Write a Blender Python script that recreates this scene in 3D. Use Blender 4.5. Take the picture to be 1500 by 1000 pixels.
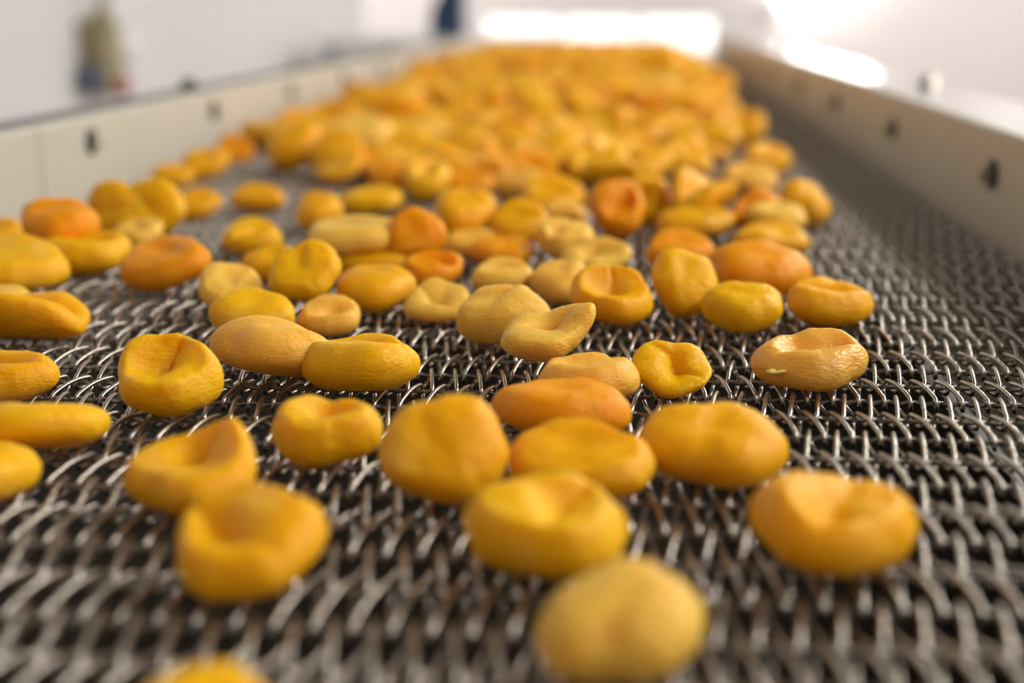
import bpy, bmesh, math, random
import numpy as np
from mathutils import Matrix, Vector

for o in list(bpy.data.objects):
    bpy.data.objects.remove(o, do_unlink=True)
scene = bpy.context.scene
C = scene.collection

BZ = 0.90            # height of the belt's upper surface above the floor

# ---------------------------------------------------------------- camera
cd = bpy.data.cameras.new('camera'); cam = bpy.data.objects.new('camera', cd); C.objects.link(cam)
cam.location = (0, 0, BZ+.13)
cam.rotation_euler = (math.radians(90-14.5177), 0, math.radians(4.9504))
cd.sensor_width = 36.0; cd.lens = 36.0*1900/1500
cd.clip_start = .01
cd.dof.use_dof = True; cd.dof.focus_distance = .462; cd.dof.aperture_fstop = 4.4; cd.dof.aperture_blades = 0
scene.camera = cam

# ---------------------------------------------------------------- world, lights, exposure
wd = bpy.data.worlds.new('world'); scene.world = wd; wd.use_nodes = True
wd.node_tree.nodes['Background'].inputs[0].default_value = (.85, .92, 1, 1)
wd.node_tree.nodes['Background'].inputs[1].default_value = .3
vs = scene.view_settings
vs.view_transform = 'Standard'; vs.look = 'None'; vs.gamma = 1.0; vs.use_curve_mapping = False
vs.exposure = 0.3
scene.cycles.use_denoising = True
scene.cycles.max_bounces = 8
scene.cycles.sample_clamp_indirect = 6.0

def area(name, loc, target, sx, sy, power, col=(1, 1, 1)):
    l = bpy.data.lights.new(name, 'AREA'); l.shape = 'RECTANGLE'; l.size = sx; l.size_y = sy
    l.energy = power; l.color = col
    o = bpy.data.objects.new(name, l); C.objects.link(o); o.location = loc
    o.rotation_euler = (Vector(target)-Vector(loc)).to_track_quat('-Z', 'Y').to_euler()
    return o
# long fluorescent luminaires under the ceiling, most of them right of the conveyor, two added as fill
LAMPS = [(1.6, -.9, 28), (2.1, .9, 47), (2.1, 2.7, 38), (2.2, 5.1, 60), (2.2, 7.5, 25), (-1.9, 7.6, 56)]  # first lamp added to fill camera-facing sides, last to brighten the far recess
for lx, ly, lp in LAMPS:
    area('tube_light', (lx, ly, 2.83), (lx, ly, 0), .30, 1.3, lp, (1, .97, .92))

# ---------------------------------------------------------------- helpers
def tag(o, label=None, cat=None, group=None, kind=None):
    if label: o['label'] = label
    if cat: o['category'] = cat
    if group: o['group'] = group
    if kind: o['kind'] = kind
    return o

def empty(name, loc=(0, 0, 0)):
    o = bpy.data.objects.new(name, None); C.objects.link(o); o.location = loc
    o.empty_display_size = .05
    return o

def put(name, me, mat=None, parent=None):
    if mat and not me.materials: me.materials.append(mat)
    o = bpy.data.objects.new(name, me); C.objects.link(o)
    if parent:
        o.parent = parent
    return o

def mesh_from(name, verts, faces, smooth=True):
    me = bpy.data.meshes.new(name)
    me.from_pydata([tuple(map(float, v)) for v in verts], [], faces)
    if smooth: me.polygons.foreach_set('use_smooth', [True]*len(me.polygons))
    me.update()
    return me

def bm_mesh(name, bm, smooth=False):
    me = bpy.data.meshes.new(name); bm.to_mesh(me); bm.free()
    if smooth: me.polygons.foreach_set('use_smooth', [True]*len(me.polygons))
    return me

def box(bm, x0, x1, y0, y1, z0, z1, bev=0):
    b2 = bmesh.new()
    bmesh.ops.create_cube(b2, size=1)
    bmesh.ops.scale(b2, verts=b2.verts, vec=(x1-x0, y1-y0, z1-z0))
    bmesh.ops.translate(b2, verts=b2.verts, vec=((x0+x1)/2, (y0+y1)/2, (z0+z1)/2))
    if bev: bmesh.ops.bevel(b2, geom=b2.edges[:], offset=bev, segments=2, affect='EDGES', profile=.5)
    t = bpy.data.meshes.new('t'); b2.to_mesh(t); b2.free(); bm.from_mesh(t); bpy.data.meshes.remove(t)
    return bm

def box_obj(name, dims, mat, parent=None, bev=0):
    return put(name, bm_mesh(name, box(bmesh.new(), *dims, bev=bev)), mat, parent)

def lathe(profile, n=24, axis='Z'):
    """profile of (radius, height) pairs turned about an axis"""
    vs_, fs = [], []
    m = len(profile)
    for i in range(n):
        a = 2*math.pi*i/n
        for r, h in profile:
            p = (r*math.cos(a), r*math.sin(a), h)
            if axis == 'X': p = (p[2], p[0], p[1])
            if axis == 'Y': p = (p[1], p[2], p[0])
            vs_.append(p)
    for i in range(n):
        for j in range(m-1):
            k = (i+1) % n
            fs.append([i*m+j, k*m+j, k*m+j+1, i*m+j+1])
    fs.append([i*m for i in range(n)][::-1]); fs.append([i*m+m-1 for i in range(n)])
    return vs_, fs

def tube(path, r, sides=8, caps=True):
    """tube mesh data along a polyline"""
    P = np.array(path, float); n = len(P)
    T = np.gradient(P, axis=0); T /= np.linalg.norm(T, axis=1, keepdims=True)
    up = np.array([0, 0, 1.]) if abs(T[0][2]) < .9 else np.array([1., 0, 0])
    N = np.cross(T[0], up); N /= np.linalg.norm(N)
    vs_ = np.zeros((n, sides, 3)); a = np.arange(sides)*2*math.pi/sides
    for i in range(n):
        N = N - T[i]*(N@T[i]); N /= np.linalg.norm(N)
        B = np.cross(T[i], N)
        vs_[i] = P[i] + r*(np.cos(a)[:, None]*N + np.sin(a)[:, None]*B)
    fs = []
    for i in range(n-1):
        for j in range(sides):
            k = (j+1) % sides
            fs.append([i*sides+j, i*sides+k, (i+1)*sides+k, (i+1)*sides+j])
    if caps:
        fs.append(list(range(sides))[::-1]); fs.append([(n-1)*sides+j for j in range(sides)])
    return vs_.reshape(-1, 3), fs

# ---------------------------------------------------------------- materials
def material(name, col, rough=.5, metal=0., **kw):
    m = bpy.data.materials.new(name); m.use_nodes = True
    b = m.node_tree.nodes['Principled BSDF']
    b.inputs['Base Color'].default_value = (*col, 1)
    b.inputs['Roughness'].default_value = rough
    b.inputs['Metallic'].default_value = metal
    for k, v in kw.items(): b.inputs[k].default_value = v
    return m

def noisy(name, c1, c2, scale, rough=.5, metal=0., bump=0., detail=4, bscale=None):
    """surface whose colour wanders between two tones, with a fine relief"""
    m = material(name, c1, rough, metal); nt = m.node_tree; N, L = nt.nodes, nt.links
    b = N['Principled BSDF']
    tc = N.new('ShaderNodeTexCoord'); no = N.new('ShaderNodeTexNoise'); no.inputs['Scale'].default_value = scale
    no.inputs['Detail'].default_value = detail
    mx = N.new('ShaderNodeMix'); mx.data_type = 'RGBA'
    mx.inputs['A'].default_value = (*c1, 1); mx.inputs['B'].default_value = (*c2, 1)
    L.new(tc.outputs['Object'], no.inputs['Vector']); L.new(no.outputs['Fac'], mx.inputs['Factor'])
    L.new(mx.outputs['Result'], b.inputs['Base Color'])
    if bump:
        n2 = N.new('ShaderNodeTexNoise'); n2.inputs['Scale'].default_value = bscale or scale*6
        bp = N.new('ShaderNodeBump'); bp.inputs['Strength'].default_value = bump; bp.inputs['Distance'].default_value = .001
        L.new(tc.outputs['Object'], n2.inputs['Vector']); L.new(n2.outputs['Fac'], bp.inputs['Height'])
        L.new(bp.outputs['Normal'], b.inputs['Normal'])
    return m

def emitter(name, col, strength):
    m = bpy.data.materials.new(name); m.use_nodes = True; nt = m.node_tree
    nt.nodes.remove(nt.nodes['Principled BSDF']); e = nt.nodes.new('ShaderNodeEmission')
    e.inputs[0].default_value = (*col, 1); e.inputs[1].default_value = strength
    nt.links.new(e.outputs[0], nt.nodes['Material Output'].inputs[0])
    return m

M_WALL = noisy('wall_paint', (.75, .735, .725), (.72, .705, .695), 1.5, .55)
M_WALL_DIM = noisy('wall_paint_grey', (.16, .155, .15), (.13, .125, .12), 1.5, .6)
M_WALL_PINK = noisy('wall_paint_warm', (.78, .72, .71), (.75, .70, .69), 1.5, .55)
M_CEIL = noisy('ceiling_paint', (.22, .22, .22), (.18, .18, .18), 2, .7)
M_FLOOR = noisy('floor_resin', (.22, .22, .21), (.18, .18, .18), 3, .4)
M_WIRE = noisy('belt_wire', (.68, .63, .56), (.50, .455, .39), 260, .27, 1.0)
M_ROD = noisy('rod_wire', (.40, .37, .33), (.30, .27, .23), 300, .32, 1.0)
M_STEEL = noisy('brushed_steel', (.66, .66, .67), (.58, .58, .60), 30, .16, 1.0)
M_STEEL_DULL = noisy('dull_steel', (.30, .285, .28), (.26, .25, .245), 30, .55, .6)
M_DARKSTEEL = noisy('dark_steel', (.024, .018, .012), (.011, .009, .006), 22, .5, .1)  # near-black brown, mottled between two tones
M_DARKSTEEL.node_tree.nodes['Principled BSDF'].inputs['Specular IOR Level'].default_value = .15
M_PLASTIC = noisy('cream_plastic', (.58, .55, .465), (.54, .51, .425), 9, .42, 0, .15, 4, 300)
M_BOLT = noisy('dark_bolt', (.10, .09, .07), (.05, .045, .035), 200, .4, .6)
M_BOLT_LIGHT = noisy('bolt_steel', (.62, .58, .50), (.5, .47, .4), 200, .3, 1.0)
M_WHITE = noisy('white_enamel', (.86, .85, .83), (.82, .81, .79), 4, .35)

def apricot_material(name, use_object_colour=True, col=(.8, .36, .02)):
    m = material(name, col, .42); nt = m.node_tree; N, L = nt.nodes, nt.links
    b = N['Principled BSDF']
    b.inputs['Subsurface Weight'].default_value = .7
    b.inputs['Subsurface Radius'].default_value = (1.0, .42, .06)
    b.inputs['Subsurface Scale'].default_value = .007
    b.inputs['Specular IOR Level'].default_value = .22
    tc = N.new('ShaderNodeTexCoord')
    if use_object_colour:
        src = N.new('ShaderNodeObjectInfo').outputs['Color']
    else:
        rgb = N.new('ShaderNodeRGB'); rgb.outputs[0].default_value = (*col, 1); src = rgb.outputs[0]
    oi = N.new('ShaderNodeObjectInfo')
    sh = N.new('ShaderNodeVectorMath'); sh.operation = 'SCALE'; sh.inputs[0].default_value = (7, 13, 5)
    ad = N.new('ShaderNodeVectorMath'); ad.operation = 'ADD'
    L.new(oi.outputs['Random'], sh.inputs['Scale']); L.new(tc.outputs['Object'], ad.inputs[0]); L.new(sh.outputs[0], ad.inputs[1])
    P = ad.outputs[0]
    def noise(scale, detail=3, rough=.55):
        n = N.new('ShaderNodeTexNoise'); n.inputs['Scale'].default_value = scale
        n.inputs['Detail'].default_value = detail; n.inputs['Roughness'].default_value = rough
        L.new(P, n.inputs['Vector']); return n.outputs['Fac']
    def ramp(fac, a, c):
        r = N.new('ShaderNodeMapRange'); r.inputs['From Min'].default_value = a; r.inputs['From Max'].default_value = c
        L.new(fac, r.inputs['Value']); return r.outputs[0]
    def mix(fac, a, colour, amount, blend='MIX'):
        mm = N.new('ShaderNodeMath'); mm.operation = 'MULTIPLY'; mm.inputs[1].default_value = amount
        L.new(fac, mm.inputs[0])
        x = N.new('ShaderNodeMix'); x.data_type = 'RGBA'; x.blend_type = blend
        L.new(mm.outputs[0], x.inputs['Factor']); L.new(a, x.inputs['A']); x.inputs['B'].default_value = (*colour, 1)
        return x.outputs['Result']
    c = mix(ramp(noise(55), .55, .75), src, (.90, .58, .13), .4)          # pale bloom of the skin
    c = mix(ramp(noise(70), .55, .8), c, (.86, .32, .001), .45)             # riper orange patches
    c = mix(ramp(noise(420, 2), .62, .75), c, (.6, .28, .02), .3)         # freckles
    L.new(c, b.inputs['Base Color'])
    # leathery skin: small wrinkles stretched along the fruit
    mp = N.new('ShaderNodeMapping'); mp.inputs['Scale'].default_value = (.55, 1, 1.5); L.new(P, mp.inputs['Vector'])
    w1 = N.new('ShaderNodeTexNoise'); w1.inputs['Scale'].default_value = 620; w1.inputs['Detail'].default_value = 4; w1.inputs['Distortion'].default_value = .6
    w2 = N.new('ShaderNodeTexVoronoi'); w2.inputs['Scale'].default_value = 700
    L.new(mp.outputs[0], w1.inputs['Vector']); L.new(mp.outputs[0], w2.inputs['Vector'])
    sm = N.new('ShaderNodeMath'); sm.operation = 'MULTIPLY_ADD'; sm.inputs[1].default_value = .35
    L.new(w2.outputs['Distance'], sm.inputs[0]); L.new(w1.outputs['Fac'], sm.inputs[2])
    bp = N.new('ShaderNodeBump'); bp.inputs['Strength'].default_value = .7; bp.inputs['Distance'].default_value = .0009
    L.new(sm.outputs[0], bp.inputs['Height']); L.new(bp.outputs['Normal'], b.inputs['Normal'])
    return m
M_APRICOT = apricot_material('apricot_skin')
M_WET = apricot_material('apricot_skin_wet')
M_WET.node_tree.nodes['Principled BSDF'].inputs['Roughness'].default_value = .26
M_WET.node_tree.nodes['Principled BSDF'].inputs['Specular IOR Level'].default_value = .5
TINT = {'y': (.92, .485, .003), 'o': (.90, .43, .002), 'd': (.90, .335, .001), 'p': (.93, .55, .085), 't': (.92, .49, .070), 'm': (.84, .41, .002)}
M_TINTS = [apricot_material('apricot_skin_'+k, False, TINT[k]) for k in 'yodpm']

# ---------------------------------------------------------------- apricot shapes
def cube_sphere(n):
    """unit sphere as a quad grid: (verts, faces)"""
    idx, verts, faces = {}, [], []
    def v(p):
        k = tuple(int(round(c*n)) for c in p)
        if k not in idx:
            idx[k] = len(verts)
            q = np.tan(np.array(p)*math.pi/4)
            verts.append(q/np.linalg.norm(q))
        return idx[k]
    ax = [((1,0,0),(0,1,0),(0,0,1)), ((-1,0,0),(0,0,1),(0,1,0)), ((0,1,0),(0,0,1),(1,0,0)),
          ((0,-1,0),(1,0,0),(0,0,1)), ((0,0,1),(1,0,0),(0,1,0)), ((0,0,-1),(0,1,0),(1,0,0))]
    for c, a, b in ax:
        c, a, b = map(np.array, (c, a, b))
        for i in range(n):
            for j in range(n):
                f = []
                for di, dj in ((0,0),(1,0),(1,1),(0,1)):
                    p = c + a*(-1+2*(i+di)/n) + b*(-1+2*(j+dj)/n)
                    f.append(v(tuple(p)))
                faces.append(f)
    return np.array(verts), faces

def waves(rng, p, freq, k):
    """smooth pseudo noise: a sum of randomly oriented sine waves"""
    out = np.zeros(len(p))
    for _ in range(k):
        d = rng.normal(size=3); d *= freq*(0.7+0.6*rng.rand())/np.linalg.norm(d)
        out += np.sin(p@d + rng.rand()*6.283)
    return out/math.sqrt(k)

def apricot_points(kind, seed, d):
    """dried apricot about 2 units across, before scaling; d = unit sphere points"""
    rng = np.random.RandomState(seed)
    phi = np.arctan2(d[:,1], d[:,0])
    ct = np.clip(d[:,2], -1, 1); st = np.sqrt(1-ct*ct)
    R = 1 + .07*np.cos(2*phi+rng.rand()*6.28) + .05*np.cos(3*phi+rng.rand()*6.28) + .025*np.cos(5*phi+rng.rand()*6.28)
    T = {'dent':.43, 'cup':.42, 'fold':.36, 'pillow':.46, 'ear':.30, 'flat':.34, 'slit':.42}[kind]
    rho = st**.72
    x, y = R*rho*np.cos(phi), R*rho*np.sin(phi)
    z = T*np.sign(ct)*np.abs(ct)**.9
    top = np.clip(ct*2.0+.05, 0, 1)*np.clip(1.25-1.25*(rho/.98)**5, 0, 1)   # 1 on the upper skin, fading out at the rim
    a = rng.rand()*6.28 if kind not in ('slit', 'fold', 'cup') else (rng.rand()-.5)*.6
    ca, sa = math.cos(a), math.sin(a)
    q0 = np.c_[x, y, z*.3]
    xw = x + .13*waves(rng, q0, 3.0, 3) + .05*waves(rng, q0, 7, 4)     # the hollows wander
    yw = y + .13*waves(rng, q0, 3.0, 3) + .05*waves(rng, q0, 7, 4)
    u, w = xw*ca+yw*sa, -xw*sa+yw*ca                  # u along the seam, w across
    cx, cy = (rng.rand(2)-.5)*.5
    g = lambda ex, ey, s, t: np.exp(-(((u-ex)/s)**2 + ((w-ey)/t)**2))
    if kind == 'dent':
        z -= top*T*(.62*g(cx, cy, .52, .30) + .30*g(cx+.1, cy, .9, .10) - .12*g(cx+.2, cy-.45, .5, .2))
        z += top*.07*np.exp(-((rho-.80)/.18)**2)*(1+.6*np.cos(phi+rng.rand()*6.28))
        z += .10*(rng.rand()-.3)*u*w
    elif kind == 'cup':
        z -= top*T*(.85*g(0, .18, .50, .42) + .42*np.exp(-((u-.05)/.07)**2)*np.exp(-((w-.25)/.45)**2))
        z += top*.08*np.exp(-((rho-.85)/.16)**2)
        z += .16*np.clip(w, -1, 1)**2 + .12*np.clip(w, 0, 1)
    elif kind == 'slit':
        z -= top*T*(.85*g(.12, .16, .52, .20) + .30*g(-.2, .35, .4, .4) + .18*g(-.1, -.1, .9, .08))
        z += top*.07*np.exp(-((rho-.80)/.20)**2)
    elif kind == 'fold':
        z += .40*np.abs(w)**1.8 - .10*u**2
        z -= top*T*(.70*g(0, .10, .9, .20))
        y = y*.85
    elif kind == 'ear':
        z += .42*np.clip(u-.05, 0, 2)**1.6 + .22*np.clip(-w-.1, 0, 2)**1.7
        z -= top*T*(.8*g(.05, 0, .45, .30) + .6*np.exp(-((w-.3*u-.1)/.10)**2)*np.exp(-(u/.6)**2))
    elif kind == 'pillow':
        z -= top*T*(.13*g(cx, cy, .7, .20) + .12*g(-cx, cy+.3, .35, .35))
        z += .05*waves(rng, np.c_[x, y, z], 2.6, 4)
    elif kind == 'flat':
        z -= top*T*(.34*g(cx*.6, cy*.6, .5, .30) + .16*g(-cx, -cy, .5, .10))
        z += top*.04*np.exp(-((rho-.85)/.15)**2)
    pleat = sum(np.cos(k*phi+rng.rand()*6.28)/k for k in (5, 7, 9, 12, 16))
    pl = 1 + .035*pleat*np.exp(-((rho-.95)/.22)**2)
    x, y = x*pl, y*pl
    z += top*.035*pleat*np.exp(-((rho-.75)/.22)**2)
    p = np.c_[x, y, z]
    rr = np.linalg.norm(p, axis=1, keepdims=True)+1e-6
    n1 = waves(rng, p, 4.2, 6)*.020 + waves(rng, p, 10, 8)*.010 + waves(rng, p, 22, 10)*.0045
    p = p*(1 + (n1[:,None])/rr)
    p[:,2] += .03*waves(rng, p*[1,1,.3], 3.2, 4)
    p[:,:2] -= (p[:,:2].max(0)+p[:,:2].min(0))/2
    return p

def euler(yaw, tilt, roll):
    """yaw about the upright axis first, then roll about y, then tilt about x"""
    c, s = math.cos, math.sin
    Z = np.array([[c(yaw),-s(yaw),0],[s(yaw),c(yaw),0],[0,0,1]])
    Y = np.array([[c(roll),0,s(roll)],[0,1,0],[-s(roll),0,c(roll)]])
    X = np.array([[1,0,0],[0,c(tilt),-s(tilt)],[0,s(tilt),c(tilt)]])
    return X@Y@Z

def pose(p, yaw, tilt, roll, th, depth):
    """flatten, turn about the upright axis, squeeze front to back, then lean"""
    return ((p*[1, 1, th])@euler(yaw, 0, 0).T*[1, depth, 1])@euler(0, tilt, roll).T

# kind, seed, x, y, z, yaw, tilt, roll (degrees), half width (mm), thickness, depth, tint, label
APRICOTS = [
    ('pillow', 100, 0.0008, 0.2414, 0.908, 115, 16.8, -8, 15.96, 1.15, 1.0, 'p', 'smooth pale yellow dried apricot nearest the camera, humped and blurred'),
    ('dent', 101, -0.0167, 0.2892, 0.9092, 10, 14.6, 0, 21.07, 1.0, 0.72, 'y', 'yellow dried apricot with a shallow hollow, just behind the humped pale one'),
    ('dent', 102, 0.0513, 0.2961, 0.9099, -15, 1.5, 6, 20.98, 1.0, 0.88, 'o', 'orange-yellow dried apricot with pale pinched middle lying alone at lower right'),
    ('dent', 103, -0.0857, 0.2768, 0.9088, 30, 16.4, -6, 18.19, 1.0, 1.0, 'o', 'deep amber dried apricot tipped up in front of hollowed one, lower left'),
    ('pillow', 104, -0.0713, 0.2014, 0.9071, 0, 14.0, 0, 13.11, 1.0, 1.0, 'y', 'yellow dried apricot cut by the bottom edge of the picture'),
    ('cup', 105, -0.1134, 0.3217, 0.9074, -20, 7.4, -5, 17.83, 1.0, 1.0, 'o', 'amber dried apricot with a deep folded hollow behind the tipped-up lower left one'),
    ('slit', 106, -0.0856, 0.3574, 0.9085, 5, 13.5, 0, 15.16, 1.3, 0.88, 'y', 'small rounded yellow dried apricot with raised rim alone in centre-left gap'),
    ('pillow', 107, -0.0471, 0.3306, 0.9133, 40, 40.5, 8, 16.41, 1.3, 1.0, 'o', 'wedge-shaped smooth amber dried apricot standing left of the central foreground cluster'),
    ('flat', 108, -0.0105, 0.3389, 0.9084, -10, 14.1, -4, 20.82, 1.0, 0.72, 'o', 'amber dried apricot with a pale ridge, middle of the central foreground cluster'),
    ('flat', 109, -0.0181, 0.3886, 0.9077, 15, -4.4, 0, 23.26, 1.0, 0.72, 'd', 'dark orange wrinkled dried apricot, hindmost of the central foreground cluster'),
    ('pillow', 110, 0.0267, 0.3522, 0.9088, 20, 17.1, 4, 19.33, 1.0, 0.88, 'o', 'orange dried apricot with a bright yellow spot and ridge, right of central cluster'),
    ('pillow', 111, -0.1726, 0.3557, 0.9089, 0, -12.0, -3, 20.71, 0.75, 0.88, 'y', 'long folded yellow dried apricot with a stem scar at the left edge'),
    ('pillow', 112, -0.1744, 0.3213, 0.9066, 0, -3.0, 0, 16.48, 1.0, 0.88, 'y', 'yellow dried apricot half cut by the left edge below the long folded one'),
    ('dent', 113, -0.209, 0.4095, 0.9063, 10, 1.4, -5, 16.87, 1.0, 0.88, 'o', 'amber hollowed dried apricot at the left edge above the long folded one'),
    ('cup', 114, -0.1488, 0.4012, 0.9097, 0, 25.3, 0, 16.74, 1.3, 1.0, 'y', 'bright yellow three-cornered dried apricot with a creased hollow, in sharp focus'),
    ('pillow', 115, -0.1246, 0.4396, 0.9114, 10, -12.0, 6, 21.28, 0.95, 0.88, 't', 'long pale tan dried apricot lying behind the three-cornered yellow one'),
    ('slit', 116, -0.0907, 0.4339, 0.9086, 3, -5.3, -3, 21.71, 1.0, 0.88, 'y', 'bright yellow dried apricot folded lengthwise like a boat, in sharp focus'),
    ('slit', 117, -0.0111, 0.4246, 0.9071, 10, -3.7, -3, 17.69, 1.0, 0.88, 't', 'pinkish wrinkled dried apricot with rough skin behind the central cluster'),
    ('ear', 118, 0.0173, 0.4393, 0.9066, -20, 47.2, 8, 13.01, 1.3, 1.0, 'y', 'small yellow dried apricot curled up into an ear-like flap'),
    ('slit', 119, 0.0666, 0.452, 0.9077, 3, 10.3, 0, 19.39, 1.0, 0.88, 't', 'pale oval dried apricot with a wet glossy hollow, alone on the right'),
    ('ear', 120, -0.0265, 0.4579, 0.912, 190, 14.9, 0, 17.58, 1.3, 0.88, 'p', 'pale yellow dried apricot with a pointed curl resting against a rounder one'),
    ('pillow', 121, -0.0465, 0.502, 0.9103, 0, 21.7, 0, 17.35, 1.3, 0.88, 'p', 'pale round dried apricot partly hidden by the pointed curled one'),
    ('cup', 122, -0.004, 0.5391, 0.908, 10, 18.8, 6, 16.94, 1.15, 1.0, 'o', 'amber dried apricot with a smooth hollow beside the upright egg-shaped one'),
    ('pillow', 123, 0.0263, 0.5561, 0.9135, 60, 48.6, 0, 15.06, 1.3, 1.0, 'y', 'upright egg-shaped yellow dried apricot in the right middle row'),
    ('pillow', 124, 0.0501, 0.5306, 0.9093, 5, 16.3, 0, 15.63, 1.15, 0.88, 'y', 'plump yellow oval dried apricot in front of the large lumpy orange one'),
    ('slit', 125, 0.0885, 0.5493, 0.9074, -5, 1.1, 5, 19.65, 1.0, 0.88, 'o', 'orange dried apricot with a long slit, outermost on the right of middle row'),
    ('pillow', 126, 0.0634, 0.5958, 0.9118, 20, 16.3, 6, 22.08, 1.0, 0.88, 'd', 'large lumpy orange dried apricot behind the plump yellow oval'),
    ('ear', 127, -0.0789, 0.5392, 0.9047, 200, 6.7, -6, 15.77, 1.0, 0.88, 'p', 'pale yellow dried apricot with a raised corner left of the pale round one'),
    ('dent', 128, -0.0557, 0.5951, 0.9067, 0, 9.1, 0, 14.22, 1.0, 0.88, 'p', 'pale-and-lemon dried apricot just behind the pale round one'),
    ('dent', 129, -0.1199, 0.5125, 0.9061, 0, 14.2, 0, 13.55, 1.0, 0.88, 't', 'small tan dried apricot behind the tip of the boat-shaped one'),
    ('pillow', 130, -0.1498, 0.5027, 0.9092, 12, 17.9, 0, 16.36, 1.15, 0.88, 'y', 'plain yellow oblong dried apricot resting behind the long pale tan one'),
    ('flat', 131, -0.1722, 0.5474, 0.9092, 30, 23.6, 10, 14.8, 1.3, 1.0, 'p', 'pale dried apricot with tilted top at the left end of the middle row'),
    ('flat', 132, -0.1387, 0.55, 0.9178, 0, 41.3, 0, 15.33, 1.3, 1.0, 'y', 'round bright yellow dried apricot propped up like a coin'),
    ('dent', 133, -0.2005, 0.6845, 0.9077, 0, 11.1, 0, 17.19, 1.0, 0.88, 'y', 'yellow dried apricot lying flat behind the coin-like one, open mesh beside it'),
    ('flat', 134, -0.1735, 0.6171, 0.9066, 0, 17.4, 0, 13.88, 1.3, 0.88, 'm', 'mustard dried apricot squeezed between the coin-like one and flat yellow one'),
    ('flat', 135, -0.1392, 0.6468, 0.9156, 40, 1.3, -4, 26.44, 1.0, 0.88, 'p', 'broad pale cream dried apricot with a dark dimple left of bright orange ball-like one'),
    ('flat', 136, -0.1256, 0.637, 0.9065, 0, 11.5, 0, 18.61, 1.0, 0.88, 'm', 'shaded mustard dried apricot underneath the broad pale cream one'),
    ('pillow', 137, -0.1042, 0.6415, 0.9184, 0, 60.5, 0, 14.79, 1.3, 1.0, 'd', 'bright orange ball-like dried apricot standing up in the middle'),
    ('dent', 138, -0.0912, 0.6053, 0.9072, 0, 18.9, 0, 14.38, 1.0, 0.88, 'd', 'orange hollowed dried apricot directly in front of the ball-like orange one'),
    ('pillow', 139, -0.1096, 0.5571, 0.9085, 0, 6.1, 0, 19.07, 1.0, 0.88, 'o', 'plump deep amber dried apricot in front of the shaded mustard one'),
    ('pillow', 140, -0.0877, 0.7121, 0.9205, 30, 16.1, 0, 18.4, 1.15, 1.0, 'o', 'orange-yellow dried apricot leaning upright behind and right of the ball-like one'),
    ('flat', 141, -0.0808, 0.6868, 0.9057, 0, 16.8, 0, 14.69, 1.0, 0.88, 't', 'tan dried apricot lying under the leaning orange-yellow one'),
    ('flat', 142, -0.0633, 0.6661, 0.9055, 0, 11.0, 0, 16.78, 1.0, 0.88, 'd', 'flat orange dried apricot seen edge-on behind the pale-and-lemon one'),
    ('flat', 143, -0.058, 0.7043, 0.915, 20, 26.6, 0, 16.68, 1.3, 1.0, 'm', 'dull mustard dried apricot propped right of the leaning orange-yellow one'),
    ('dent', 144, -0.0298, 0.6649, 0.9131, 0, 19.9, 0, 14.39, 1.3, 1.0, 'p', 'pale yellow dried apricot with rounded left lobe beside a dark gap'),
    ('ear', 145, -0.0137, 0.6467, 0.9052, 20, 14.9, 0, 17.19, 1.0, 0.88, 'p', 'pale flat dried apricot with a lip pointing right, behind the amber hollow one'),
    ('pillow', 146, -0.0289, 0.5828, 0.9072, 0, 18.9, 0, 14.49, 1.15, 1.0, 't', 'pinkish tan dried apricot wedged left of the amber hollow one'),
    ('dent', 147, -0.0045, 0.7514, 0.916, 0, 51.1, 0, 17.33, 1.3, 1.0, 'd', 'orange dried apricot tipped up showing a dark shaded underside, bare mesh to its right'),
    ('flat', 148, 0.0293, 0.6663, 0.908, 0, 18.2, 0, 18.37, 1.15, 0.88, 'd', 'orange dried apricot just behind the upright egg-shaped one'),
    ('flat', 149, 0.0422, 0.7544, 0.9082, 0, 5.9, -3, 22.28, 1.0, 0.88, 'm', 'mustard yellow dried apricot lying flat in the right-hand bunch'),
    ('fold', 150, 0.047, 0.7875, 0.9191, 50, 13.4, 0, 22.16, 1.3, 1.0, 'o', 'orange folded dried apricot standing up at the back of right-hand bunch'),
    ('flat', 151, 0.0798, 0.7102, 0.9066, 0, 7.7, 0, 20.33, 1.0, 0.88, 'o', 'flat orange-yellow dried apricot at the front of right-hand bunch'),
    ('fold', 152, 0.0785, 0.7626, 0.9139, 30, 18.5, -10, 15.31, 1.3, 1.0, 'd', 'dark orange folded dried apricot wedged inside the right-hand bunch'),
    ('flat', 153, 0.0858, 0.7412, 0.9141, 0, 14.0, 0, 16.32, 1.0, 0.88, 'p', 'pale yellow dried apricot on top of the flat orange-yellow one'),
    ('pillow', 154, 0.1102, 0.8049, 0.9124, 40, 29.9, 15, 16.35, 1.3, 1.0, 'o', 'outermost yellow dried apricot of the right-hand bunch beside bare mesh'),
    ('dent', 155, 0.1114, 1.0343, 0.9117, 0, 18.1, 0, 19.69, 1.3, 1.0, 'o', 'orange-yellow dried apricot alone above the right-hand bunch'),
    ('flat', 156, 0.0899, 0.949, 0.9094, 0, 19.9, 0, 20.81, 1.0, 0.88, 't', 'tan dried apricot tucked behind the right-hand bunch'),
    ('dent', 157, 0.1164, 1.2945, 0.9148, 0, 32.6, 0, 20.12, 1.3, 1.0, 'o', 'orange dried apricot sticking out from the heap toward the right guide'),
    ('pillow', 158, 0.1349, 1.9517, 0.9209, 0, 62.0, 0, 22.93, 1.3, 1.0, 'o', 'small far amber dried apricot sticking out from the heap near belt end'),
    ('flat', 159, -0.2868, 0.5747, 0.9129, 10, 11.5, 10, 26.94, 1.0, 0.88, 'y', 'big yellow dried apricot sloping down to the right at the left edge'),
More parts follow.
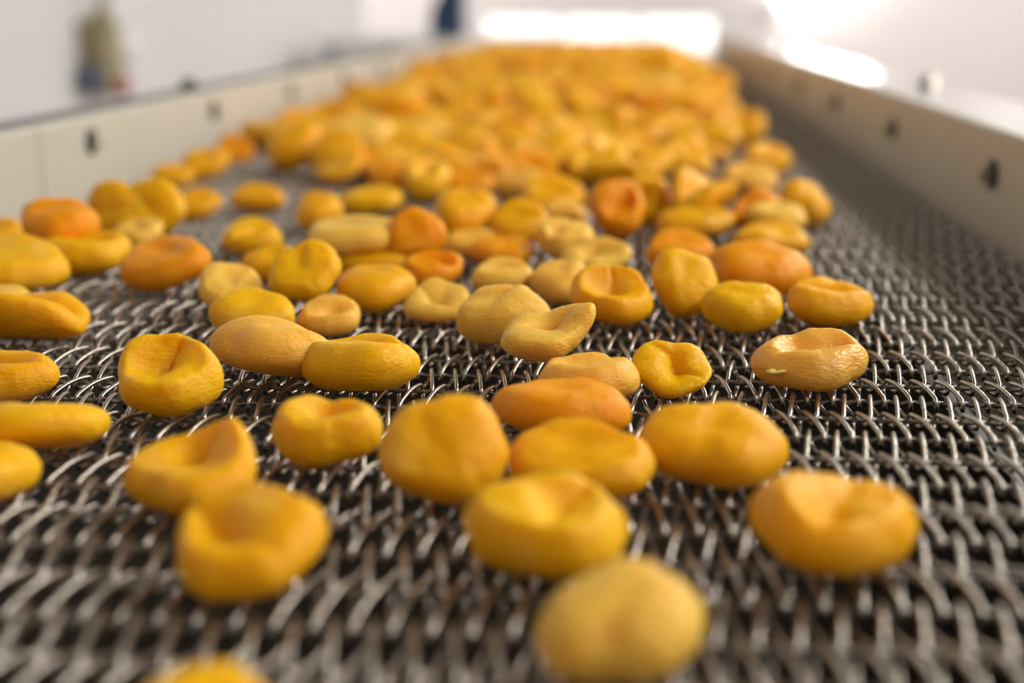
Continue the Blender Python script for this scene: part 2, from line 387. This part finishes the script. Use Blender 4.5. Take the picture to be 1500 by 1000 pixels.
    ('fold', 160, -0.2419, 0.4901, 0.9073, 0, -12.0, 0, 26.26, 0.85, 0.88, 'o', 'long amber dried apricot cut by left edge, below the sloping yellow one'),
    ('flat', 161, -0.2763, 0.5352, 0.9043, 0, 2.8, 0, 16.22, 1.0, 0.88, 'p', 'pale scrap of dried apricot between sloping yellow and long amber ones, left edge'),
    ('pillow', 162, -0.2904, 0.6402, 0.9205, 0, 16.2, 0, 20.68, 1.15, 0.88, 'd', 'deep orange dried apricot standing highest in the left bunch by the guide'),
    ('slit', 163, -0.271, 0.6235, 0.9095, 0, 6.1, 0, 21.77, 1.0, 0.88, 'y', 'flat yellow dried apricot with pale lips in front of the deep orange one'),
    ('flat', 164, -0.2166, 0.5925, 0.9114, 10, 17.7, -12, 22.27, 1.15, 0.88, 'd', 'burnt orange dried apricot with an upturned right corner'),
    ('flat', 165, -0.3515, 0.6849, 0.9064, 0, 17.4, 0, 18.05, 1.0, 0.88, 'm', 'mustard dried apricot at the left edge behind the sloping yellow one'),
    ('pillow', 166, -0.2924, 0.7237, 0.9157, 0, 62.0, 0, 17.22, 1.3, 1.0, 'm', 'mustard dried apricot leaning between deep orange and large yellow ones, left bunch'),
    ('flat', 167, -0.2725, 0.7232, 0.9162, 20, 60.2, 0, 18.87, 1.3, 1.0, 'y', 'large yellow dried apricot standing on edge in the left bunch'),
    ('flat', 168, -0.2691, 0.6929, 0.9074, 0, 19.2, 0, 13.96, 1.3, 0.88, 'p', 'pale dried apricot at the foot of the large yellow one standing on edge'),
    ('flat', 169, -0.2689, 0.8015, 0.9078, 0, 28.1, 8, 13.16, 1.3, 1.0, 'o', 'orange dried apricot sloping right behind the large yellow one standing on edge'),
    ('flat', 170, -0.2407, 0.8357, 0.9073, 0, 18.9, 0, 16.76, 1.15, 0.88, 'o', 'single flat orange dried apricot alone on open mesh, upper left'),
    ('flat', 171, -0.3252, 0.9861, 0.9105, 0, 26.3, 0, 18.62, 1.3, 0.88, 'o', 'orange dried apricot against the left guide, second in the trailing line'),
    ('ear', 172, -0.3361, 1.1056, 0.909, 0, 47.8, 0, 15.81, 1.3, 1.0, 'd', 'deep orange dried apricot against the left guide, farthest in the trailing line'),
    ('flat', 173, -0.3317, 0.9306, 0.908, 0, 24.4, 0, 15.32, 1.3, 0.88, 'o', 'orange dried apricot against the left guide, nearest in the trailing line'),
    ('pillow', 174, -0.1834, 0.7667, 0.9087, 0, 21.8, 0, 15.53, 1.3, 1.0, 'o', 'amber dried apricot standing left of the flat yellow bar-shaped one'),
    ('flat', 175, -0.1653, 0.8354, 0.9064, 0, 8.9, 0, 20.39, 1.0, 0.88, 'y', 'flat yellow bar-shaped dried apricot behind the broad cream one'),
    ('pillow', 176, -0.1643, 0.918, 0.9123, 0, 15.1, 0, 18.15, 1.3, 1.0, 'd', 'orange dried apricot behind the flat yellow bar-shaped one'),
    ('dent', 177, -0.1375, 0.8931, 0.9118, 0, 19.6, 0, 18.27, 1.3, 1.0, 'y', 'yellow dried apricot behind and left of the leaning orange-yellow one'),
    ('pillow', 178, -0.2713, 1.0544, 0.9198, 10, 22.5, -5, 24.66, 1.3, 1.0, 'o', 'large amber dried apricot at the left corner of the heap, overhanging bare mesh'),
    ('pillow', 179, -0.2286, 1.0276, 0.9165, 0, 35.0, 0, 21.88, 1.3, 1.0, 'o', 'dark amber dried apricot at the heap front, right of the corner one'),
    ('flat', 180, -0.2289, 1.1243, 0.9229, 0, 16.0, 0, 29.61, 1.3, 0.88, 'p', 'pale dried apricot topping the left front of the heap'),
    ('flat', 181, -0.1075, 0.9053, 0.9094, 0, 16.8, 0, 19.12, 1.15, 0.88, 'd', 'dark orange dried apricot just behind the leaning orange-yellow one'),
    ('flat', 182, -0.0738, 0.91, 0.9095, 0, 16.6, 0, 18.47, 1.3, 0.88, 't', 'amber dried apricot with pale spots behind the propped mustard one'),
    ('flat', 183, -0.0449, 0.823, 0.9115, 10, 26.9, 8, 20.35, 1.3, 1.0, 'o', 'orange dried apricot sloping down toward a dark gap in the crowd'),
    ('fold', 184, -0.0097, 0.9349, 0.915, 30, 6.8, 10, 21.52, 1.15, 0.88, 'y', 'yellow ridged dried apricot above the dark gap in the crowd'),
    ('dent', 185, 0.0137, 0.8001, 0.9135, 0, 62.0, 0, 16.63, 1.3, 1.0, 'y', 'yellow dried apricot right of the tipped-up orange one'),
    ('pillow', 186, 0.0173, 1.0163, 0.9115, 0, 9.9, 0, 23.34, 1.0, 0.88, 'o', 'amber dried apricot at the heap front above a patch of bare mesh'),
    ('pillow', 187, 0.0453, 1.0889, 0.9162, 0, 26.3, 0, 21.15, 1.3, 1.0, 'o', 'orange dried apricot at the right front corner of the heap'),
    ('flat', 188, 0.0861, 1.2522, 0.9112, 0, 19.1, 0, 21.02, 1.3, 0.88, 'y', 'yellow dried apricot behind the right front corner of the heap'),
    ('pillow', 189, -0.0356, 0.7843, 0.9077, 0, 12.9, 0, 14.63, 1.0, 0.88, 't', 'tan dried apricot under the sloping orange one, behind the pale lobed one'),
]

# ---------------------------------------------------------------- the room
XL, XR, YB, YF, ZC = -1.25, 3.0, 9.0, -2.6, 2.95
def struct(name, dims, mat):
    return tag(box_obj(name, dims, mat), kind='structure')
struct('floor', (-3.6, XR+.1, YF-.1, YB+.1, -.1, 0), M_FLOOR)
struct('ceiling', (-3.6, XR+.1, YF-.1, YB+.1, ZC, ZC+.1), M_CEIL)
struct('wall_left', (XL-.12, XL, YF, 6.25, 0, ZC), M_WALL)
struct('wall_left_far', (-3.6, -3.5, 6.25, YB, 0, ZC), M_WALL_PINK)
struct('wall_left_return', (-3.5, XL-.12, 6.13, 6.25, 0, ZC), M_WALL)
struct('wall_right', (XR, XR+.1, YF, YB, 0, ZC), M_WALL_PINK)
struct('wall_front', (XL-.12, XR, YF-.1, YF, 0, ZC), M_WALL_DIM)
# back wall with a low bright window strip behind the belt's end
WX0, WX1, WZ0, WZ1 = -1.0, .62, .72, .965
bm = bmesh.new()
box(bm, -3.5, WX0, YB, YB+.1, 0, ZC); box(bm, WX1, XR, YB, YB+.1, 0, ZC)
box(bm, WX0, WX1, YB, YB+.1, 0, WZ0); box(bm, WX0, WX1, YB, YB+.1, WZ1, ZC)
tag(put('wall_back', bm_mesh('wall_back', bm), M_WALL_PINK), kind='structure')
win = tag(empty('window_1', (0, YB, WZ0)), kind='structure')
M_DAY = emitter('daylight_pane', (1, .985, .95), 1.6)
M_FRAME = noisy('window_frame_paint', (.85, .83, .80), (.8, .78, .76), 5, .4)
for k in range(3):
    a = WX0+.03+k*(WX1-WX0-.06)/3; b = a+(WX1-WX0-.06)/3
    p = box_obj('window_pane', (a+.01, b-.01, .05, .06, .02, WZ1-WZ0-.02), M_DAY, win)
bm = bmesh.new()
box(bm, WX0, WX1, .02, .09, 0, .02); box(bm, WX0, WX1, .02, .09, WZ1-WZ0-.02, WZ1-WZ0)
for k in range(4):
    a = WX0+.02+k*(WX1-WX0-.04)/3; box(bm, a-.02, a+.02, .02, .09, .02, WZ1-WZ0-.02)
put('window_frame', bm_mesh('window_frame', bm), M_FRAME, win)

# ceiling luminaires (they carry the area lights at the top of the script)
M_GLOW = emitter('lamp_diffuser', (1, .97, .92), 4.0)
for k, (lx, ly, lp) in enumerate(LAMPS):
    r = tag(empty('ceiling_lamp', (lx, ly, ZC)), 'long white fluorescent ceiling lamp '+['added as fill behind the near end of the belt', 'above the near end of the belt', 'above the middle of the belt', 'past the far end of the belt', 'in the far corner by the slanting tube lamp', 'added to brighten the far recess behind the bench'][k], 'lamp', 'ceiling lamps')
    bm = bmesh.new(); box(bm, -.19, .19, -.7, .7, -.05, 0, .008)
    put('housing', bm_mesh('housing', bm), M_WHITE, r)
    box_obj('diffuser', (-.15, .15, -.65, .65, -.075, -.05), M_GLOW, r, .004)

# slanting tube lamp fixed on the back wall; its mirror image is the glare on the steel flange
r = tag(empty('wall_tube_lamp', (1.0, YB-.06, 1.05)), 'blazing white tube lamp slanting up the far wall at right', 'lamp')
d = Vector((.62, 0, .42))
v_, f_ = tube([Vector((0, 0, 0))+d*t/6 for t in range(7)], .035, 16)
put('tube', mesh_from('tube', v_, f_), emitter('tube_glow', (1, .99, .97), 30), r)
for t in (-.04, 1.04):
    c0 = d*t; v_, f_ = tube([c0-d*.03, c0+d*.03], .045, 16)
    put('end_cap', mesh_from('end_cap', v_, f_, False), M_WHITE, r)
for t in (.1, .9):
    p = d*t; box_obj('bracket', (p.x-.015, p.x+.015, .0, .06, p.z-.015, p.z+.015), M_WHITE, r)

# ---------------------------------------------------------------- wire belt: alternating left and right spirals on cross rods
BX0, PIT, NL, ROWP = -.3745, .0088, 66, .0205
Y0 = .4423; K0, K1 = -34, 140               # rod k lies at Y0 + k*ROWP
belt = tag(empty('wire_belt', (0, 0, BZ)), 'woven stainless steel wire mesh belt carrying the dried apricots', 'conveyor belt')
RW, RR, RH = .00078, .00085, .00225          # wire and rod radius, loop radius

def spiral(hand, sides, nt_, nw):
    """one flattened spiral spanning the belt, between the rod at y=0 and the rod at y=ROWP; its top skims z=0"""
    pts = []
    zc = -RW-RH-.0011
    for l in range(NL):
        prof = []
        for i in range(nt_):                                    # top strand, slightly arched
            t = i/nt_; prof.append((t*ROWP, RH+.0011*math.sin(math.pi*t), .06+.38*t))
        for i in range(nw):                                     # round the far rod
            t = i/nw; a = math.pi/2-math.pi*t
            prof.append((ROWP+RH*.95*math.cos(a), RH*math.sin(a), .44+.12*t))
        for i in range(nt_):                                    # bottom strand
            t = i/nt_; prof.append(((1-t)*ROWP, -RH-.0004*math.sin(math.pi*t), .56+.38*t))
        for i in range(nw):                                     # round the near rod
            t = i/nw; a = -math.pi/2-math.pi*t
            prof.append((RH*.95*math.cos(a), RH*math.sin(a), .94+.12*t))
        for y, z, u in prof:
            x = (l+u)*PIT if hand > 0 else (NL-l-u)*PIT
            pts.append((BX0+x, y, zc+z))
    v_, f_ = tube(pts, RW, sides)
    return mesh_from('wire_spiral', v_, f_)
near = [spiral(1, 8, 6, 5), spiral(-1, 8, 6, 5)]
far = [spiral(1, 5, 3, 3), spiral(-1, 5, 3, 3)]
def rod(sides, per):
    pts = []
    n = NL*per
    for i in range(n+1):
        x = i/n*NL*PIT
        pts.append((BX0+x, .0005*math.sin(2*math.pi*x/PIT), -RW-RH-.0011+.0003*math.cos(2*math.pi*x/PIT)))
    return mesh_from('cross_rod', *tube(pts, RR, sides))
rod_near, rod_far = rod(8, 6), rod(5, 3)
for me in near+far: me.materials.append(M_WIRE)
for me in (rod_near, rod_far): me.materials.append(M_ROD)
for k in range(K0, K1):
    y = Y0+k*ROWP; lo = y > 1.25 or y < .12
    s = put('wire_spiral', (far if lo else near)[1 if k % 2 == 0 else 0], None, belt); s.location.y = y
    s = put('cross_rod', rod_far if lo else rod_near, None, belt); s.location.y = y
YEND = Y0+K1*ROWP; YSTART = Y0+K0*ROWP

# ---------------------------------------------------------------- conveyor frame
XA, XB = -.381, .211                          # inner faces of the two guides
HL, HR = .054, .062                           # their heights above the belt
fr = tag(empty('conveyor_frame', (0, 0, 0)), 'steel conveyor frame with cream plastic side guides along both belt edges', 'conveyor')
def guide(side, y0, y1, bolts):
    if side < 0: d = (XA-.012, XA, y0, y1, BZ-.112, BZ+HL)
    else: d = (XB, XB+.012, y0, y1, BZ-.112, BZ+HR)
    g = box_obj('guide_panel', d, M_PLASTIC, fr, .0022)
    for by in bolts:
        vv, ff = lathe([(.0001, .0002), (.0088, .0002), (.0092, .0012), (.0088, .0022), (.006, .0022), (.0055, .0012), (.0001, .0010)], 20, 'X')
        sx = 1 if side < 0 else -1
        vv = [(sx*a, b, c) for a, b, c in vv]
        q = put('bolt', mesh_from('bolt', vv, ff), M_BOLT, g); q.location = (XA if side < 0 else XB, by, BZ+.036)
        vv, ff = lathe([(.0001, .0009), (.0042, .0009), (.0042, .0074), (.0034, .0084), (.0001, .0084)], 6, 'X')
        vv = [(sx*a, b, c) for a, b, c in vv]
        q = put('bolt_head', mesh_from('bolt_head', vv, ff, False), M_BOLT_LIGHT, g)
        q.location = (XA if side < 0 else XB, by, BZ+.036)
        q['label'] = 'hexagonal bolt head'
lb = [.905+.285*k for k in range(-3, 9)]; rb = [.765+.288*k for k in range(-3, 9)]
for side, joints, bolts in ((-1, [YSTART, .823, 1.963, YEND], lb), (1, [YSTART, 1.21, 2.35, YEND], rb)):
    for a, b in zip(joints, joints[1:]):
        guide(side, a+.0007, b-.0007, [y for y in bolts if a < y < b])
for side in (-1, 1):
    if side < 0: xi, xo, h = XA-.012, -.432, HL
    else: xi, xo, h = XB+.012, .292, HR
    x0, x1 = min(xi, xo), max(xi, xo)
    bm = bmesh.new()
    zt = BZ+h
    box(bm, x0, x1, YSTART, YEND, zt-.006, zt-.002, .0008)              # top flange
    if side < 0: box(bm, x1-.004, x1, YSTART, YEND, zt-.17, zt-.006); box(bm, x0, x0+.003, YSTART, YEND, zt-.03, zt-.006)
    else: box(bm, x0, x0+.004, YSTART, YEND, zt-.17, zt-.006); box(bm, x1-.003, x1, YSTART, YEND, zt-.03, zt-.006)
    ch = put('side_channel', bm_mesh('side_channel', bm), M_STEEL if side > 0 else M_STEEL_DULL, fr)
    for k in range(3):
        vv, ff = lathe([(.012, 0), (.012, .0016), (.0075, .0016), (.0075, .006), (.006, .009), (.003, .0105), (.0001, .011)], 18)
        q = put('flange_bolt', mesh_from('flange_bolt', vv, ff), M_BOLT if side < 0 else M_BOLT_LIGHT, ch)
        q.location = ((-.418 if side < 0 else .272), (1.235 if side < 0 else 1.22)+1.1*(k-1), zt-.002)
for y in (-.1, 1.4, 2.95):
    for x in (-.41, .27):
        bm = bmesh.new(); box(bm, x-.02, x+.02, y-.02, y+.02, .01, BZ-.1, .003); box(bm, x-.05, x+.05, y-.05, y+.05, 0, .012, .002)
        put('leg', bm_mesh('leg', bm), M_STEEL, fr)
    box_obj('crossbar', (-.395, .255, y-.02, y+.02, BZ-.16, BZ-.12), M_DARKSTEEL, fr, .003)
for y in (YSTART+.03, YEND-.03):
    vv, ff = lathe([(.012, -.285), (.03, -.285), (.034, -.275), (.034, .275), (.03, .285), (.012, .285)], 28, 'X')
    q = put('roller', mesh_from('roller', vv, ff), M_DARKSTEEL, fr); q.location = (-.084, y, BZ-.045)
# drip tray under the belt
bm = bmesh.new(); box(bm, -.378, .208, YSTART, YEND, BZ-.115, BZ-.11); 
tray = put('drip_tray', bm_mesh('drip_tray', bm), M_DARKSTEEL, fr); tray['label'] = 'dark drip tray'

# ---------------------------------------------------------------- air service unit on the left wall
av = tag(empty('air_regulator', (XL, 3.0, 0.825)), 'olive air regulator with white dial and red knob fixed to the left wall', 'regulator')
M_OLIVE = noisy('olive_brass', (.40, .33, .19), (.33, .27, .15), 40, .5, .1)
M_RED = noisy('red_plastic', (.38, .035, .025), (.30, .03, .02), 30, .4)
M_BLUEGREY = noisy('blue_bowl', (.10, .13, .18), (.07, .09, .13), 30, .3)
M_DIAL = noisy('dial_white', (.93, .92, .89), (.92, .91, .88), 20, .3)
def lathe_part(name, prof, axis, loc, mat, parent, n=24):
    q = put(name, mesh_from(name, *lathe(prof, n, axis)), mat, parent); q.location = loc; return q
box_obj('body', (.02, .07, -.06, .04, .05, .16), M_OLIVE, av, .01)
lathe_part('bonnet', [(.001, .155), (.034, .155), (.032, .175), (.02, .19), (.015, .20), (.001, .20)], 'Z', (.045, -.02, 0), M_OLIVE, av)
lathe_part('bowl', [(.001, .01), (.016, .01), (.024, .02), (.026, .07), (.001, .07)], 'Z', (.032, -.075, 0), M_BLUEGREY, av)
lathe_part('drain_body', [(.001, .0), (.014, .0), (.026, .02), (.028, .055), (.001, .055)], 'Z', (.045, -.015, 0), M_OLIVE, av)
lathe_part('red_knob', [(.001, 0), (.024, 0), (.029, .006), (.029, .03), (.022, .036), (.001, .036)], 'X', (.03, .055, .022), M_RED, av)
g = lathe_part('gauge', [(.001, 0), (.010, 0), (.010, .012), (.031, .014), (.034, .018), (.034, .035), (.031, .037), (.001, .037)], 'X', (.05, .06, .11), M_DIAL, av); g.rotation_euler.z = -.7
lathe_part('dial', [(.001, 0), (.031, 0), (.031, .0015), (.001, .0015)], 'X', (.037, 0, 0), M_DIAL, g)
v_, f_ = tube([(.048, -.012, z) for z in np.linspace(.19, 1.6, 8)], .011, 12); put('air_pipe', mesh_from('air_pipe', v_, f_), noisy('pipe_grey', (.5, .49, .45), (.44, .43, .4), 20, .4), av)
v_, f_ = tube([(.045, .02, .105), (.048, .04, .108), (.052, .062, .11)], .009, 10); put('gauge_neck', mesh_from('gauge_neck', v_, f_), M_OLIVE, av)
box_obj('mounting_plate', (0, .02, -.06, .05, .05, .17), M_OLIVE, av, .002)

# ---------------------------------------------------------------- far bench with a dark blue bin
tb = tag(empty('work_bench', (-.75, 5.05, 0)), 'white work bench beyond the belt, left of the far heap', 'bench')
box_obj('bench_top', (-.38, .50, -.3, .35, .885, .915), M_WHITE, tb, .004)
box_obj('apron', (-.34, .46, -.27, -.25, .72, .885), M_WHITE, tb)
for x in (-.33, .45):
    for y in (-.25, .3): box_obj('leg', (x-.02, x+.02, y-.02, y+.02, 0, .885), M_WHITE, tb, .002)
M_BLUE = noisy('navy_plastic', (.018, .050, .105), (.012, .038, .085), 20, .4)
bn = tag(empty('storage_bin', (-.665, 4.95, .915)), 'dark navy blue bin with a sloping front on the far bench', 'bin')
prof = [(-.062, 0), (.062, 0), (.062, .20), (.0, .20), (-.058, .10)]
vv = [(x, y, z) for y in (-.08, .08) for x, z in prof]
ff = [[0, 1, 2, 3, 4], [9, 8, 7, 6, 5]] + [[i, 5+i, 5+(i+1) % 5, (i+1) % 5] for i in range(5)]
put('bin_body', mesh_from('bin_body', vv, ff, False), M_BLUE, bn)
box_obj('rim', (-.004, .067, -.086, .086, .20, .208), M_BLUE, bn, .002)

# ---------------------------------------------------------------- dried apricots seen one by one
DN, FN = cube_sphere(26)
DM, FM = cube_sphere(9)
def apricot_mesh(kind, seed, D, Fc):
    return mesh_from('apricot', apricot_points(kind, seed, D), Fc)
for kind, seed, X, Y, Z, yaw, tilt, roll, s, th, dp, col, label in APRICOTS:
    me = apricot_mesh(kind, seed, DN if Y < 1.0 else DM, FN if Y < 1.0 else FM)
    co = pose(apricot_points(kind, seed, DN if Y < 1.0 else DM), math.radians(yaw), math.radians(tilt), math.radians(roll), th, dp)*(s/1000)
    me.vertices.foreach_set('co', co.astype(np.float32).ravel()); me.update()
    o = put('dried_apricot', me, M_WET if 'glossy' in label else M_APRICOT); o.location = (X, Y, Z)
    o.color = (*TINT[col], 1)
    tag(o, label, 'dried apricot', 'dried apricots on the wire belt')
    if 'glossy' in label:                          # a torn scrap of flesh clings to its front
        sc = apricot_points('ear', 77, DM)*[.0036, .0022, .0030]
        q = put('flesh_scrap', mesh_from('flesh_scrap', sc, FM), noisy('pale_flesh', (.95, .80, .22), (.95, .74, .16), 300, .4), o)
        i_ = np.argmin(np.abs(co[:, 0]+.0128)*1.0 + np.abs(co[:, 2]+.0005)*1.0 + co[:, 1]*.6)
        q.location = tuple(map(float, co[i_])); q['label'] = 'pale yellow scrap of torn flesh'

# ---------------------------------------------------------------- the heap that fills the far half of the belt
rng = np.random.RandomState(7)
taken = [(a[2], a[3]) for a in APRICOTS if a[3] > .85]
def left_edge(y): return -.365 if y > 1.2 else -.23
def right_edge(y): return np.interp(y, [.9, 1.1, 1.35, 1.9, 2.3, 3.3], [.0, .075, .10, .135, .155, .165])
def heap_height(y): return np.interp(y, [.9, 1.3, 2.0, 3.0, 3.3], [.0, .010, .024, .040, .040])
spots = []
y = .97
row = 0
while y < YEND-.05:
    x = left_edge(y) + (row % 2)*.017 + .018
    while x < right_edge(y):
        px, py = x+(rng.rand()-.5)*.012, y+(rng.rand()-.5)*.012
        hole = (abs(px+.19) < .03 and abs(py-1.52) < .04) or (abs(px+.03) < .02 and abs(py-1.45) < .04)
        clear = all((px-a)**2+(py-b)**2 > .030**2 for a, b in taken)
        if clear and not hole: spots.append((px, py, 0.0))
        if heap_height(py) > .012 and rng.rand() < (.75 if py > 1.5 else .4) and -.345 < px < right_edge(py)-.03 and not hole:
            spots.append((px+(rng.rand()-.5)*.02, py+(rng.rand()-.5)*.02, .014))
            if heap_height(py) > .025 and rng.rand() < .7 and -.33 < px < right_edge(py)-.05:
                spots.append((px+(rng.rand()-.5)*.02, py+(rng.rand()-.5)*.02, .028))
        x += .037
    y += .033; row += 1
spots.sort(key=lambda s: s[1])
N_SINGLE = 300-len(APRICOTS)
front = spots[:N_SINGLE]
spots = front+[s for s in spots[N_SINGLE:] if all((s[0]-a)**2+(s[1]-b)**2+4*(s[2]-c)**2 > .034**2 for a, b, c in front[-60:])]
kinds = ['dent', 'pillow', 'flat', 'cup', 'ear', 'slit', 'pillow', 'flat']
protos = []
for i, k in enumerate(kinds):
    p = apricot_points(k, 900+i, DM); protos.append((p, FM))
prot_mesh = [mesh_from('apricot_far', p*.020, FM) for p, _ in protos]
for me in prot_mesh: me.materials.append(M_APRICOT)
D5, F5 = cube_sphere(6)
p5 = [apricot_points(k, 900+i, D5) for i, k in enumerate(kinds)]
hv, hf, hm = [], [], []
nv = 0
pick = ['y', 'o', 'o', 'd', 'm', 'o', 'm', 'y', 'o', 'o', 'p']
for i, (px, py, dz) in enumerate(spots):
    k = rng.randint(len(kinds)); s = .86+.28*rng.rand()
    yw, tl, rl = rng.rand()*6.28, (rng.rand()-.35)*.7, (rng.rand()-.5)*.6
    R3 = euler(yw, tl, rl); tc_ = pick[rng.randint(len(pick))]
    P = (p5[k]*.020*s)@R3.T
    z = BZ-P[:, 2].min()+.0004+dz
    if i < N_SINGLE:
        o = put('dried_apricot', prot_mesh[k]); o.location = (px, py, z)
        o.matrix_world = Matrix.Translation((px, py, z)) @ Matrix(R3.tolist()).to_4x4() @ Matrix.Scale(s, 4)
        o.color = (*TINT[tc_], 1)
        tag(o, 'blurred orange dried apricot packed among others in the front of the far heap', 'dried apricot', 'dried apricots in the far heap')
    else:
        hv.append(P+[px, py, z]); hf += [[a+nv for a in f] for f in F5]; nv += len(P)
        hm += ['yodpm'.index(tc_)]*len(F5)
me = mesh_from('apricot_heap', np.concatenate(hv), hf)
for m in M_TINTS: me.materials.append(m)
me.polygons.foreach_set('material_index', hm)
tag(put('apricot_heap', me), 'dense orange heap of dried apricots at the far end of the belt', 'dried apricots', kind='stuff')
print('spots', len(spots))
